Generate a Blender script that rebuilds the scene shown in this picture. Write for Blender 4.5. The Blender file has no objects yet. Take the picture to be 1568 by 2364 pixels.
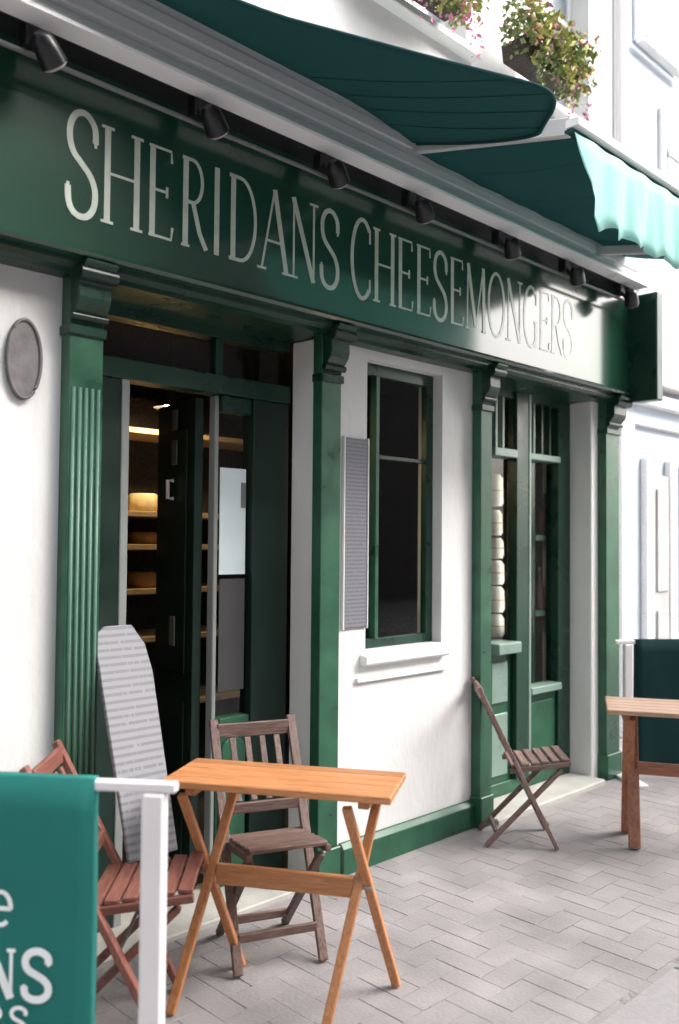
import bpy, math, random
from mathutils import Vector, Matrix
random.seed(7)
scene = bpy.context.scene
col = scene.collection

# ------------------------------------------------------------------ camera
TH = math.radians(45.3); PITCH = math.atan(66 / 2016.0); ROLL = math.radians(0.5)
CAM = Vector((0.0, -2.82, 1.5))
f0 = Vector((math.cos(TH), math.sin(TH), 0)); r0 = Vector((math.sin(TH), -math.cos(TH), 0)); z0 = Vector((0, 0, 1))
FW = f0 * math.cos(PITCH) + z0 * math.sin(PITCH)
u0 = -f0 * math.sin(PITCH) + z0 * math.cos(PITCH)
RT = r0 * math.cos(ROLL) + u0 * math.sin(ROLL)
UP = u0 * math.cos(ROLL) - r0 * math.sin(ROLL)
cam_data = bpy.data.cameras.new('camera')
cam_data.sensor_fit = 'HORIZONTAL'; cam_data.sensor_width = 24.0
cam_data.lens = 24.0 * 2016.0 / 1568.0
cam_data.clip_start = 0.05; cam_data.clip_end = 600
cam_data.dof.use_dof = True; cam_data.dof.focus_distance = 3.6; cam_data.dof.aperture_fstop = 1.7
cam = bpy.data.objects.new('camera', cam_data); col.objects.link(cam)
cam.matrix_world = Matrix(((RT.x, UP.x, -FW.x, CAM.x), (RT.y, UP.y, -FW.y, CAM.y), (RT.z, UP.z, -FW.z, CAM.z), (0, 0, 0, 1)))
scene.camera = cam

# ------------------------------------------------------------------ sky, sun, exposure
SUN_DIR = Vector((0.50, -0.60, 0.62)).normalized()      # towards the sun: high over the street side
world = bpy.data.worlds.new('World'); scene.world = world; world.use_nodes = True
wn = world.node_tree.nodes; wl = world.node_tree.links
for n in list(wn): wn.remove(n)
sky = wn.new('ShaderNodeTexSky'); sky.sky_type = 'NISHITA'; sky.sun_disc = False
sky.sun_elevation = math.asin(SUN_DIR.z); sky.sun_rotation = math.atan2(SUN_DIR.x, SUN_DIR.y)
sky.air_density = 1.2; sky.dust_density = 6.0; sky.ozone_density = 1.0
hs = wn.new('ShaderNodeHueSaturation'); hs.inputs['Saturation'].default_value = 0.30
bg = wn.new('ShaderNodeBackground'); bg.inputs['Strength'].default_value = 0.15
wo = wn.new('ShaderNodeOutputWorld')
wl.new(sky.outputs[0], hs.inputs['Color']); wl.new(hs.outputs[0], bg.inputs[0]); wl.new(bg.outputs[0], wo.inputs[0])
sun_data = bpy.data.lights.new('sun', 'SUN'); sun_data.energy = 1.0; sun_data.angle = math.radians(50); sun_data.color = (1.0, 0.97, 0.92)
sun = bpy.data.objects.new('sun', sun_data); col.objects.link(sun)
sun.rotation_euler = SUN_DIR.to_track_quat('Z', 'Y').to_euler()
scene.view_settings.view_transform = 'Standard'; scene.view_settings.look = 'None'
scene.view_settings.exposure = 1.75; scene.view_settings.gamma = 1.0; scene.view_settings.use_curve_mapping = False

# ------------------------------------------------------------------ materials
def new_mat(name):
    m = bpy.data.materials.new(name); m.use_nodes = True
    return m, m.node_tree.nodes, m.node_tree.links, m.node_tree.nodes['Principled BSDF']

def paint(name, c, rough=0.4, var=0.15, scale=6.0, bump=0.02, bscale=60.0, spec=0.5, coat=0.0, metal=0.0, rand=0.0, stretch=None, ior=None, coat_ior=1.5, coat_rough=0.06, world=False):
    m, N, L, P = new_mat(name)
    tc = N.new('ShaderNodeTexCoord'); mp = N.new('ShaderNodeMapping')
    if world: L.new(N.new('ShaderNodeNewGeometry').outputs['Position'], mp.inputs[0])
    else: L.new(tc.outputs['Object'], mp.inputs[0])
    if stretch: mp.inputs['Scale'].default_value = stretch
    nz = N.new('ShaderNodeTexNoise'); nz.inputs['Scale'].default_value = scale; nz.inputs['Detail'].default_value = 5
    L.new(mp.outputs[0], nz.inputs[0])
    rp = N.new('ShaderNodeMapRange'); rp.inputs[1].default_value = 0.3; rp.inputs[2].default_value = 0.7
    rp.inputs[3].default_value = 1 - var; rp.inputs[4].default_value = 1 + var
    L.new(nz.outputs[0], rp.inputs[0])
    val = rp.outputs[0]
    if rand:
        oi = N.new('ShaderNodeObjectInfo'); r2 = N.new('ShaderNodeMapRange')
        r2.inputs[3].default_value = 1 - rand; r2.inputs[4].default_value = 1 + rand
        L.new(oi.outputs['Random'], r2.inputs[0])
        mu = N.new('ShaderNodeMath'); mu.operation = 'MULTIPLY'; L.new(val, mu.inputs[0]); L.new(r2.outputs[0], mu.inputs[1]); val = mu.outputs[0]
    mx = N.new('ShaderNodeVectorMath'); mx.operation = 'SCALE'; mx.inputs[0].default_value = c
    L.new(val, mx.inputs['Scale']); L.new(mx.outputs[0], P.inputs['Base Color'])
    rr = N.new('ShaderNodeMapRange'); rr.inputs[1].default_value = 0.3; rr.inputs[2].default_value = 0.7; rr.inputs[3].default_value = rough * .8; rr.inputs[4].default_value = min(1, rough * 1.35)
    L.new(nz.outputs[0], rr.inputs[0]); L.new(rr.outputs[0], P.inputs['Roughness']); P.inputs['Specular IOR Level'].default_value = spec
    P.inputs['Coat Weight'].default_value = coat; P.inputs['Coat Roughness'].default_value = coat_rough; P.inputs['Coat IOR'].default_value = coat_ior; P.inputs['Metallic'].default_value = metal
    if ior: P.inputs['IOR'].default_value = ior
    if bump:
        n2 = N.new('ShaderNodeTexNoise'); n2.inputs['Scale'].default_value = bscale; n2.inputs['Detail'].default_value = 4
        L.new(mp.outputs[0], n2.inputs[0])
        b = N.new('ShaderNodeBump'); b.inputs['Strength'].default_value = 1.0; b.inputs['Distance'].default_value = bump
        L.new(n2.outputs[0], b.inputs['Height']); L.new(b.outputs[0], P.inputs['Normal'])
    return m

WOODS = {}
def wood(name, c1, c2, rough=0.5, rand=0.15):
    return [wood_axis(name, c1, c2, rough, rand, a) for a in range(3)]
def wood_axis(name, c1, c2, rough, rand, axis):
    m, N, L, P = new_mat(name)
    tc = N.new('ShaderNodeTexCoord'); mp = N.new('ShaderNodeMapping'); mp.inputs['Scale'].default_value = [2.2 if i == axis else 24 for i in range(3)]
    L.new(tc.outputs['Object'], mp.inputs[0])
    nz = N.new('ShaderNodeTexNoise'); nz.inputs['Scale'].default_value = 3.0; nz.inputs['Detail'].default_value = 6; nz.inputs['Distortion'].default_value = 1.5
    L.new(mp.outputs[0], nz.inputs[0])
    cr = N.new('ShaderNodeValToRGB'); cr.color_ramp.elements[0].position = 0.3; cr.color_ramp.elements[1].position = 0.72
    cr.color_ramp.elements[0].color = (*c1, 1); cr.color_ramp.elements[1].color = (*c2, 1)
    L.new(nz.outputs[0], cr.inputs[0])
    oi = N.new('ShaderNodeObjectInfo'); r2 = N.new('ShaderNodeMapRange'); r2.inputs[3].default_value = 1 - rand; r2.inputs[4].default_value = 1 + rand
    L.new(oi.outputs['Random'], r2.inputs[0])
    mx = N.new('ShaderNodeVectorMath'); mx.operation = 'SCALE'; L.new(cr.outputs[0], mx.inputs[0]); L.new(r2.outputs[0], mx.inputs['Scale'])
    L.new(mx.outputs[0], P.inputs['Base Color']); P.inputs['Roughness'].default_value = rough
    b = N.new('ShaderNodeBump'); b.inputs['Distance'].default_value = 0.002; L.new(nz.outputs[0], b.inputs['Height']); L.new(b.outputs[0], P.inputs['Normal'])
    return m

def glass(name, tint=(0.75, 0.8, 0.78), refl=1.0):
    m = bpy.data.materials.new(name); m.use_nodes = True
    N = m.node_tree.nodes; L = m.node_tree.links
    for n in list(N): N.remove(n)
    o = N.new('ShaderNodeOutputMaterial'); t = N.new('ShaderNodeBsdfTransparent'); t.inputs[0].default_value = (*tint, 1)
    g = N.new('ShaderNodeBsdfGlossy'); g.inputs['Roughness'].default_value = 0.03; g.inputs[0].default_value = (refl, refl, refl, 1)
    fr = N.new('ShaderNodeFresnel'); fr.inputs[0].default_value = 1.5
    ge = N.new('ShaderNodeNewGeometry'); sb = N.new('ShaderNodeMath'); sb.operation = 'SUBTRACT'; sb.inputs[0].default_value = 1.0; L.new(ge.outputs['Backfacing'], sb.inputs[1])
    ml = N.new('ShaderNodeMath'); ml.operation = 'MULTIPLY'; L.new(fr.outputs[0], ml.inputs[0]); L.new(sb.outputs[0], ml.inputs[1])   # front faces only: a thin pane, no internal reflection
    mx = N.new('ShaderNodeMixShader'); L.new(ml.outputs[0], mx.inputs[0]); L.new(t.outputs[0], mx.inputs[1]); L.new(g.outputs[0], mx.inputs[2]); L.new(mx.outputs[0], o.inputs[0])
    return m

def cloth(name, c, trans, tw=0.4, rough=0.85):
    m, N, L, P = new_mat(name)
    tc = N.new('ShaderNodeTexCoord'); nz = N.new('ShaderNodeTexNoise'); nz.inputs['Scale'].default_value = 2.5; nz.inputs['Detail'].default_value = 4
    L.new(tc.outputs['Object'], nz.inputs[0])
    rp = N.new('ShaderNodeMapRange'); rp.inputs[3].default_value = 0.8; rp.inputs[4].default_value = 1.2; L.new(nz.outputs[0], rp.inputs[0])
    mx = N.new('ShaderNodeVectorMath'); mx.operation = 'SCALE'; mx.inputs[0].default_value = c; L.new(rp.outputs[0], mx.inputs['Scale'])
    L.new(mx.outputs[0], P.inputs['Base Color']); P.inputs['Roughness'].default_value = rough; P.inputs['Specular IOR Level'].default_value = 0.2
    wv = N.new('ShaderNodeTexNoise'); wv.inputs['Scale'].default_value = 400; L.new(tc.outputs['Object'], wv.inputs[0])
    b = N.new('ShaderNodeBump'); b.inputs['Distance'].default_value = 0.001; L.new(wv.outputs[0], b.inputs['Height']); L.new(b.outputs[0], P.inputs['Normal'])
    tr = N.new('ShaderNodeBsdfTranslucent'); tr.inputs[0].default_value = (*trans, 1)
    ms = N.new('ShaderNodeMixShader'); ms.inputs[0].default_value = tw
    out = N['Material Output']; L.new(P.outputs[0], ms.inputs[1]); L.new(tr.outputs[0], ms.inputs[2]); L.new(ms.outputs[0], out.inputs[0])
    return m

def print_lines(name, paper, ink, pitch=0.022, axis='Z', across='X'):
    """paper with rows of small illegible printed marks"""
    m, N, L, P = new_mat(name)
    tc = N.new('ShaderNodeTexCoord'); sp = N.new('ShaderNodeSeparateXYZ'); L.new(tc.outputs['Object'], sp.inputs[0])
    dv = N.new('ShaderNodeMath'); dv.operation = 'DIVIDE'; dv.inputs[1].default_value = pitch; L.new(sp.outputs[axis], dv.inputs[0])
    fr = N.new('ShaderNodeMath'); fr.operation = 'FRACT'; L.new(dv.outputs[0], fr.inputs[0])
    lt = N.new('ShaderNodeMath'); lt.operation = 'LESS_THAN'; lt.inputs[1].default_value = 0.42; L.new(fr.outputs[0], lt.inputs[0])
    fl = N.new('ShaderNodeMath'); fl.operation = 'FLOOR'; L.new(dv.outputs[0], fl.inputs[0])
    cb = N.new('ShaderNodeCombineXYZ')
    ms = N.new('ShaderNodeMath'); ms.operation = 'MULTIPLY'; ms.inputs[1].default_value = 90; L.new(sp.outputs[across], ms.inputs[0])
    f7 = N.new('ShaderNodeMath'); f7.operation = 'MULTIPLY'; f7.inputs[1].default_value = 7.31; L.new(fl.outputs[0], f7.inputs[0])
    L.new(ms.outputs[0], cb.inputs[0]); L.new(f7.outputs[0], cb.inputs[1])
    nz = N.new('ShaderNodeTexNoise'); nz.inputs['Scale'].default_value = 1.0; nz.inputs['Detail'].default_value = 2; L.new(cb.outputs[0], nz.inputs[0])
    gt = N.new('ShaderNodeMath'); gt.operation = 'GREATER_THAN'; gt.inputs[1].default_value = 0.37; L.new(nz.outputs[0], gt.inputs[0])
    mu = N.new('ShaderNodeMath'); mu.operation = 'MULTIPLY'; L.new(lt.outputs[0], mu.inputs[0]); L.new(gt.outputs[0], mu.inputs[1])
    mx = N.new('ShaderNodeMix'); mx.data_type = 'RGBA'; mx.inputs['A'].default_value = (*paper, 1); mx.inputs['B'].default_value = (*ink, 1)
    L.new(mu.outputs[0], mx.inputs['Factor']); L.new(mx.outputs['Result'], P.inputs['Base Color']); P.inputs['Roughness'].default_value = 0.6
    return m

def emit(name, c, s):
    m, N, L, P = new_mat(name)
    P.inputs['Base Color'].default_value = (*c, 1); P.inputs['Emission Color'].default_value = (*c, 1); P.inputs['Emission Strength'].default_value = s
    return m

M = {}
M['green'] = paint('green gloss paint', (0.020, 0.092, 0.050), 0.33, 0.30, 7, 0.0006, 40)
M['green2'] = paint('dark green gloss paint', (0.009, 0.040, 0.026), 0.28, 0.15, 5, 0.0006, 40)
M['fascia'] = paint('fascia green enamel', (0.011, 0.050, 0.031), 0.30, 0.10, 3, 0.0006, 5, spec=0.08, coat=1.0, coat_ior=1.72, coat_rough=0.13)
M['white'] = paint('white painted render', (0.74, 0.735, 0.73), 0.75, 0.10, 2.2, 0.0035, 28, stretch=(1, 1, .45))
M['white2'] = paint('white gloss joinery', (0.78, 0.79, 0.78), 0.4, 0.03, 3, 0.0004, 30)
M['lip'] = paint('white enamel trim', (0.90, 0.90, 0.90), 0.3, 0.02, 3, 0.0)
M['alu'] = paint('grey aluminium', (0.56, 0.56, 0.57), 0.5, 0.08, 2, 0.0004, 20, metal=0.0, stretch=(0.3, 3, 3))
M['greyjamb'] = paint('grey painted jamb', (0.26, 0.28, 0.27), 0.4, 0.05, 4, 0.0)
M['darksheet'] = paint('dark grey card', (0.05, 0.05, 0.052), 0.5, 0.1, 4, 0.0)
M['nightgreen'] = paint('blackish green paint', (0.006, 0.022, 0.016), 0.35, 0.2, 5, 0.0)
M['dark'] = paint('dark stained timber', (0.020, 0.016, 0.014), 0.6, 0.3, 5)
M['black'] = paint('black enamel', (0.010, 0.010, 0.012), 0.35, 0.2, 6, 0.0)
M['greymetal'] = paint('grey conduit', (0.16, 0.17, 0.17), 0.5, 0.1, 6, 0.0)
M['letter'] = paint('pale gold leaf lettering', (0.50, 0.55, 0.47), 0.4, 0.12, 20, 0.0, coat=0.6, coat_ior=1.6, coat_rough=0.2)
M['lens'] = paint('frosted lamp lens', (0.42, 0.40, 0.41), 0.25, 0.1, 6, 0.0)
M['bronze'] = paint('grey bronze plaque', (0.16, 0.15, 0.154), 0.5, 0.25, 18, 0.004, 30)
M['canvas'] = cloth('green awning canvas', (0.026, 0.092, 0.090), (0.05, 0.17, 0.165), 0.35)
M['valance'] = cloth('sunlit valance canvas', (0.58, 0.93, 0.88), (0.55, 0.95, 0.9), 0.4)  # sunlight on the cloth is painted into its pale base colour
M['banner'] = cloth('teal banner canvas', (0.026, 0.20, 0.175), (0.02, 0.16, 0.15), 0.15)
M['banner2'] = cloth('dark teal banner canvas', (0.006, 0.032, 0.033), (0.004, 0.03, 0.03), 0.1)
M['print'] = paint('white banner print', (0.85, 0.9, 0.9), 0.6, 0.05, 10, 0.0)
M['post'] = paint('white powder coat', (0.78, 0.75, 0.75), 0.35, 0.03, 8, 0.0)
M['wood_table'] = wood('honey oiled hardwood', (0.40, 0.155, 0.055), (0.60, 0.275, 0.12), 0.42)
M['wood_red'] = wood('red brown hardwood', (0.15, 0.050, 0.038), (0.29, 0.115, 0.085), 0.5)
M['wood_grey'] = wood('weathered brown hardwood', (0.12, 0.065, 0.055), (0.27, 0.18, 0.16), 0.55)
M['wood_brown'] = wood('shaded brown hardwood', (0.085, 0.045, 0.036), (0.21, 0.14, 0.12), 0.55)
M['wood_pale'] = wood('table planks with painted sheen', (0.34, 0.20, 0.13), (0.50, 0.33, 0.24), 0.28)  # paler than the legs: sky sheen and sun painted into the table top
M['wood_dark'] = wood('warm brown hardwood', (0.22, 0.075, 0.040), (0.42, 0.18, 0.095), 0.45)
M['glass'] = glass('window glass', (0.86, 0.89, 0.88), 0.75)
M['paper'] = paint('pale blue paper', (0.66, 0.76, 0.79), 0.6, 0.05, 8, 0.0)
M['menu'] = print_lines('menu board print', (0.25, 0.25, 0.275), (0.17, 0.17, 0.19), 0.026)
M['menu2'] = print_lines('wall menu print', (0.20, 0.20, 0.225), (0.14, 0.14, 0.16), 0.018)
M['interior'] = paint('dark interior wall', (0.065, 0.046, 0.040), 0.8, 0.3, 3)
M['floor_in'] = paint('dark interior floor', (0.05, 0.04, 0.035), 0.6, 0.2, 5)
M['shelf'] = wood('pale shelf timber', (0.30, 0.20, 0.11), (0.50, 0.36, 0.22), 0.6)
M['cheese'] = paint('cheese rind', (0.80, 0.68, 0.42), 0.6, 0.15, 20, 0.001, rand=0.2)
M['cheese2'] = paint('orange cheese rind', (0.34, 0.17, 0.05), 0.6, 0.2, 20, 0.001, rand=0.3)
M['china'] = paint('white wrapped goods', (0.72, 0.70, 0.66), 0.5, 0.08, 12, 0.002, rand=0.15)
M['palegreen'] = paint('pale green gloss paint', (0.19, 0.275, 0.235), 0.3, 0.1, 5, 0.0)
M['reed'] = paint('grey green reeding', (0.10, 0.19, 0.145), 0.35, 0.15, 8, 0.0)  # paler, greyer green than the pilaster behind
M['bottle'] = paint('pink glass bottle', (0.35, 0.16, 0.15), 0.15, 0.1, 9, 0.0)
M['paver'] = paint('worn grey brick paver', (0.272, 0.250, 0.252), 0.8, 0.20, 3.5, 0.003, 70, rand=0.05, world=True)
M['joint'] = paint('sandy paving joint', (0.25, 0.23, 0.23), 0.95, 0.2, 3.5)
M['kerb'] = paint('pale granite kerb', (0.275, 0.258, 0.262), 0.75, 0.12, 40, 0.002, 120, rand=0.08)
M['street'] = paint('pale street paving', (0.29, 0.275, 0.278), 0.85, 0.12, 3, 0.003, 30)
M['stone'] = paint('pale limestone', (0.42, 0.41, 0.38), 0.75, 0.12, 8, 0.002, 60)
M['neigh'] = paint('pale blue render', (0.60, 0.67, 0.75), 0.8, 0.05, 2, 0.002, 30)
M['neigh2'] = paint('white stone trim', (0.80, 0.80, 0.80), 0.7, 0.04, 3)
M['neighglass'] = paint('blue grey window glass', (0.24, 0.27, 0.31), 0.12, 0.2, 2, 0.0)
M['neighdoor'] = paint('pale grey door', (0.45, 0.45, 0.46), 0.5, 0.15, 3, 0.0)
M['leaf'] = paint('yellow green leaves', (0.40, 0.42, 0.12), 0.6, 0.45, 9, 0.0, rand=0.1)
M['leaf2'] = paint('green leaves', (0.18, 0.24, 0.08), 0.6, 0.4, 9, 0.0)
M['pink'] = paint('pink petals', (0.62, 0.22, 0.36), 0.6, 0.3, 15, 0.0)
M['peach'] = paint('peach petals', (0.62, 0.36, 0.18), 0.6, 0.3, 15, 0.0)
M['terracotta'] = paint('dark planter', (0.06, 0.045, 0.038), 0.7, 0.2, 12)
M['brass'] = paint('dull steel hardware', (0.30, 0.29, 0.28), 0.35, 0.1, 10, 0.0, metal=0.6)
M['across'] = paint('grey render across the street', (0.14, 0.13, 0.125), 0.8, 0.1, 1.0)
M['strip'] = emit('added fill glow', (1.0, 0.93, 0.84), 5.0)  # glow of the added strip that brightens the window goods
M['bulb'] = emit('warm bulb', (1.0, 0.72, 0.38), 260.0)

# ------------------------------------------------------------------ mesh builder
class MB:
    def __init__(s): s.v = []; s.f = []; s.sm = []
    def add(s, vs, fs, smooth=False):
        o = len(s.v); s.v += [tuple(p) for p in vs]; s.f += [tuple(i + o for i in f) for f in fs]; s.sm += [smooth] * len(fs); return s
    def box(s, x0, x1, y0, y1, z0, z1):
        if x0 > x1: x0, x1 = x1, x0
        if y0 > y1: y0, y1 = y1, y0
        if z0 > z1: z0, z1 = z1, z0
        v = [(x0, y0, z0), (x1, y0, z0), (x1, y1, z0), (x0, y1, z0), (x0, y0, z1), (x1, y0, z1), (x1, y1, z1), (x0, y1, z1)]
        return s.add(v, [(0, 3, 2, 1), (4, 5, 6, 7), (0, 1, 5, 4), (1, 2, 6, 5), (2, 3, 7, 6), (3, 0, 4, 7)])
    def bar(s, a, b, w, h, ref=(0, 0, 1)):
        a = Vector(a); b = Vector(b); d = (b - a).normalized(); r = Vector(ref)
        if abs(d.dot(r)) > 0.98: r = Vector((1, 0, 0))
        sx = d.cross(r).normalized() * (w / 2); sz = sx.cross(d).normalized() * (h / 2)
        v = [p + i * sx + j * sz for p in (a, b) for i, j in ((-1, -1), (1, -1), (1, 1), (-1, 1))]
        return s.add(v, [(3, 2, 1, 0), (4, 5, 6, 7), (0, 1, 5, 4), (1, 2, 6, 5), (2, 3, 7, 6), (3, 0, 4, 7)])
    def tube(s, pts, r, n=10, caps=True):
        pts = [Vector(p) for p in pts]; rs = r if isinstance(r, (list, tuple)) else [r] * len(pts)
        v = []; f = []
        for i, p in enumerate(pts):
            d = (pts[min(i + 1, len(pts) - 1)] - pts[max(i - 1, 0)]).normalized()
            ref = Vector((0, 0, 1)) if abs(d.z) < 0.9 else Vector((1, 0, 0))
            a = d.cross(ref).normalized(); b = a.cross(d).normalized()
            for k in range(n):
                t = 2 * math.pi * k / n; v.append(p + (a * math.cos(t) + b * math.sin(t)) * rs[i])
        for i in range(len(pts) - 1):
            for k in range(n):
                k2 = (k + 1) % n; f.append((i * n + k2, i * n + k, (i + 1) * n + k, (i + 1) * n + k2))
        s.add(v, f, True)
        if caps:
            o = len(s.v); s.v += v[:n] + v[-n:]
            s.f += [tuple(o + k for k in range(n)), tuple(o + n + k for k in reversed(range(n)))]; s.sm += [False, False]
        return s
    def prism(s, poly, fn, smooth=False):
        """poly: 2D points, fn(u, v, k) -> 3D point for the two ends k = 0, 1"""
        n = len(poly)
        v = [fn(u, w, 0) for u, w in poly] + [fn(u, w, 1) for u, w in poly]
        f = [tuple(range(n)), tuple(reversed(range(n, 2 * n)))] + [(i, n + i, n + (i + 1) % n, (i + 1) % n) for i in range(n)]
        return s.add(v, f, smooth)
    def build(s, name, mat, parent=None, bevel=0.0, seg=1, recalc=True):
        me = bpy.data.meshes.new(name); me.from_pydata([tuple(p) for p in s.v], [], s.f)
        for p, q in zip(me.polygons, s.sm): p.use_smooth = q
        if recalc:
            import bmesh
            bm = bmesh.new(); bm.from_mesh(me); bmesh.ops.recalc_face_normals(bm, faces=bm.faces); bm.to_mesh(me); bm.free()
        mm = M[mat] if isinstance(mat, str) else mat
        if isinstance(mm, list):
            ext = [max(p[i] for p in s.v) - min(p[i] for p in s.v) for i in range(3)]; mm = mm[ext.index(max(ext))]
        me.materials.append(mm)
        o = bpy.data.objects.new(name, me); col.objects.link(o)
        if parent: o.parent = parent
        if bevel:
            b = o.modifiers.new('bevel', 'BEVEL'); b.width = bevel; b.segments = seg; b.limit_method = 'ANGLE'
        return o
def box(name, mat, parent, x0, x1, y0, y1, z0, z1, bevel=0.004):
    return MB().box(x0, x1, y0, y1, z0, z1).build(name, mat, parent, bevel)
def tag(o, label=None, cat=None, group=None, kind=None):
    if label: o['label'] = label
    if cat: o['category'] = cat
    if group: o['group'] = group
    if kind: o['kind'] = kind
    return o
def empty(name, loc=(0, 0, 0), rz=0.0):
    o = bpy.data.objects.new(name, None); o.location = loc; o.rotation_euler = (0, 0, rz); o.empty_display_size = 0.2; col.objects.link(o); return o
def copy_tree(o, parent=None):
    c = o.copy(); col.objects.link(c); c.parent = parent
    for ch in list(o.children): copy_tree(ch, c)
    return c
def quad_sheet(name, mat, x0, x1, y0, y1, z):
    return MB().add([(x0, y0, z), (x1, y0, z), (x1, y1, z), (x0, y1, z)], [(0, 1, 2, 3)]).build(name, mat, None, recalc=False)

# ------------------------------------------------------------------ ground
tag(quad_sheet('ground', 'joint', -150, 200, -150, 150, -0.035), kind='structure')
tag(quad_sheet('street', 'street', -60, 120, -12, -1.60, -0.004), kind='structure')
pave = quad_sheet('pavement', 'joint', -6, 14, -1.60, 0.6, -0.0017); tag(pave, kind='structure')

def paver_mesh(name, L, W, seed):
    rnd = random.Random(seed); b = 0.0022; h = 0.012
    l = L / 2 - 0.0010; w = W / 2 - 0.0010
    j = lambda: rnd.uniform(-0.0016, 0.0016)
    vs = [(-l, -w, -h), (l, -w, -h), (l, w, -h), (-l, w, -h)]
    vs += [(sx * l + j(), sy * w + j(), -0.0014) for sx, sy in ((-1, -1), (1, -1), (1, 1), (-1, 1))]
    vs += [(sx * (l - b) + j(), sy * (w - b) + j(), j() * 0.5) for sx, sy in ((-1, -1), (1, -1), (1, 1), (-1, 1))]
    fs = [(8, 9, 10, 11)] + [(a + i, a + (i + 1) % 4, a + 4 + (i + 1) % 4, a + 4 + i) for a in (0, 4) for i in range(4)]
    return vs, fs
PW = 0.1
pv = [paver_mesh('paver', 2 * PW, PW, k) for k in range(4)]
pmesh = []
for vs, fs in pv:
    me = bpy.data.meshes.new('paver'); me.from_pydata(vs, [], fs); me.materials.append(M['paver']); pmesh.append(me)
spots = []
for i in range(-80, 160):                      # herringbone of 2:1 blocks on a grid of PW cells
    for j in range(-30, 14):
        k = (i - j) % 4
        if k == 0: c = ((i + 1) * PW, (j + 0.5) * PW); rz = 0.0
        elif k == 2: c = ((i + 0.5) * PW, (j + 1.0) * PW); rz = math.pi / 2
        else: continue
        if rz: c = ((i + 0.5) * PW, (j + 0.0) * PW)
        spots.append((c[0], c[1], rz))
vis = []; rest = []
for x, y, rz in spots:
    if not (-0.2 < x < 13 and -1.50 < y < 0.5): continue
    d = Vector((x, y, 0)) - CAM; zc = d.dot(FW)
    ok = False
    if zc > 1:
        px = 784 + 2016 * d.dot(RT) / zc; py = 1182 - 2016 * d.dot(UP) / zc
        ok = (400 < px < 1600 and py < 2400) and y < -0.02
    (vis if ok else rest).append((zc, x, y, rz))
vis.sort(); rest += vis[300:]; vis = vis[:300]
for n, (zc, x, y, rz) in enumerate(vis):
    o = bpy.data.objects.new('paver', pmesh[n % 4]); col.objects.link(o); o.parent = pave
    o.location = (x, y, 0.0 + random.uniform(-0.0003, 0.0003)); o.rotation_euler = (random.uniform(-.0015, .0015), random.uniform(-.0015, .0015), rz)
mb = MB()
for zc, x, y, rz in rest:
    vs, fs = pv[random.randrange(4)]; c, s_ = math.cos(rz), math.sin(rz); dz = random.uniform(-.0003, .0003)
    mb.add([(x + vx * c - vy * s_, y + vx * s_ + vy * c, vz + dz) for vx, vy, vz in vs], fs)
tag(mb.build('paver_field', 'paver', pave, recalc=False), kind='stuff')
km = MB().box(-0.447, 0.447, -0.09, 0.09, -0.03, 0.003)
k0 = km.build('kerb_stone', 'kerb', pave, 0.006)
for n in range(14):
    k = k0 if n == 0 else k0.copy()
    if n: col.objects.link(k); k.parent = pave
    k.location = (-1.0 + 0.9 * n, -1.52, random.uniform(0.001, 0.004))

# ------------------------------------------------------------------ the shop building
shop = empty('shop_building'); tag(shop, 'white rendered shop with dark green timber shopfront and long lettered fascia', 'shop')
W = MB()
wall_parts = [(-3.0, 1.56, 0.0, 0.40, 0, 3.42), (2.79, 2.967, 0.0, 0.16, 0, 2.46), (3.532, 3.80, 0.0, 0.16, 0.0, 2.46), (2.967, 3.532, 0.0, 0.16, 0, 0.985)]
for n, a in enumerate(wall_parts): MB().box(*a).build('wall', 'white', shop)
box('wall', 'white', shop, 2.967, 3.532, 0.002, 0.16, 2.36, 2.46, 0)
# upper storey with two window openings (x 2.95-3.62 and 4.17-5.0, z 4.1-5.6)
for a in [(-3.0, 2.85, 0.0, 0.4, 3.42, 7.0), (2.85, 5.36, 0.0, 0.4, 3.42, 4.14), (3.72, 4.19, 0.0, 0.4, 4.14, 7.0), (5.02, 5.36, 0.0, 0.4, 4.14, 7.0),
          (2.85, 3.72, 0.0, 0.4, 5.6, 7.0), (4.19, 5.02, 0.0, 0.4, 5.6, 7.0), (1.56, 5.36, 0.17, 0.40, 2.47, 3.42)]:
    MB().box(*a).build('wall', 'white', shop)
for x0, x1 in ((2.85, 3.72), (4.19, 5.02)):
    w = MB().box(x0, x0 + .05, .12, .17, 4.14, 5.6).box(x1 - .05, x1, .12, .17, 4.14, 5.6).box(x0 + .05, x1 - .05, .12, .17, 4.14, 4.2).box(x0 + .05, x1 - .05, .125, .165, 4.85, 4.89).build('window', 'white2', shop, .004)
    box('pane', 'neighglass', w, x0 + .05, x1 - .05, .14, .15, 4.2, 5.6, 0)
    box('sill', 'white2', w, x0 - .05, x1 + .05, -.07, .12, 4.09, 4.137, .006)
# white piers flanking the bays (show their lit-side reveals)
box('pier', 'white', shop, 2.632, 2.788, -0.001, 0.155, 0.0, 2.40, .006)
box('pier', 'white', shop, 5.045, 5.135, -0.001, 0.36, 0.0, 2.44, .006)
box('wall', 'white', shop, 5.136, 5.36, 0.0, 0.36, 0.0, 3.42, 0)
# plinth under the white window panel
MB().prism([(0, 0), (-.035, 0), (-.035, .115), (-.012, .14), (0, .14)], lambda u, v, k: (2.80 + k * .978, u - 0.002, v)).build('plinth', 'green', shop, .003)
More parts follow.
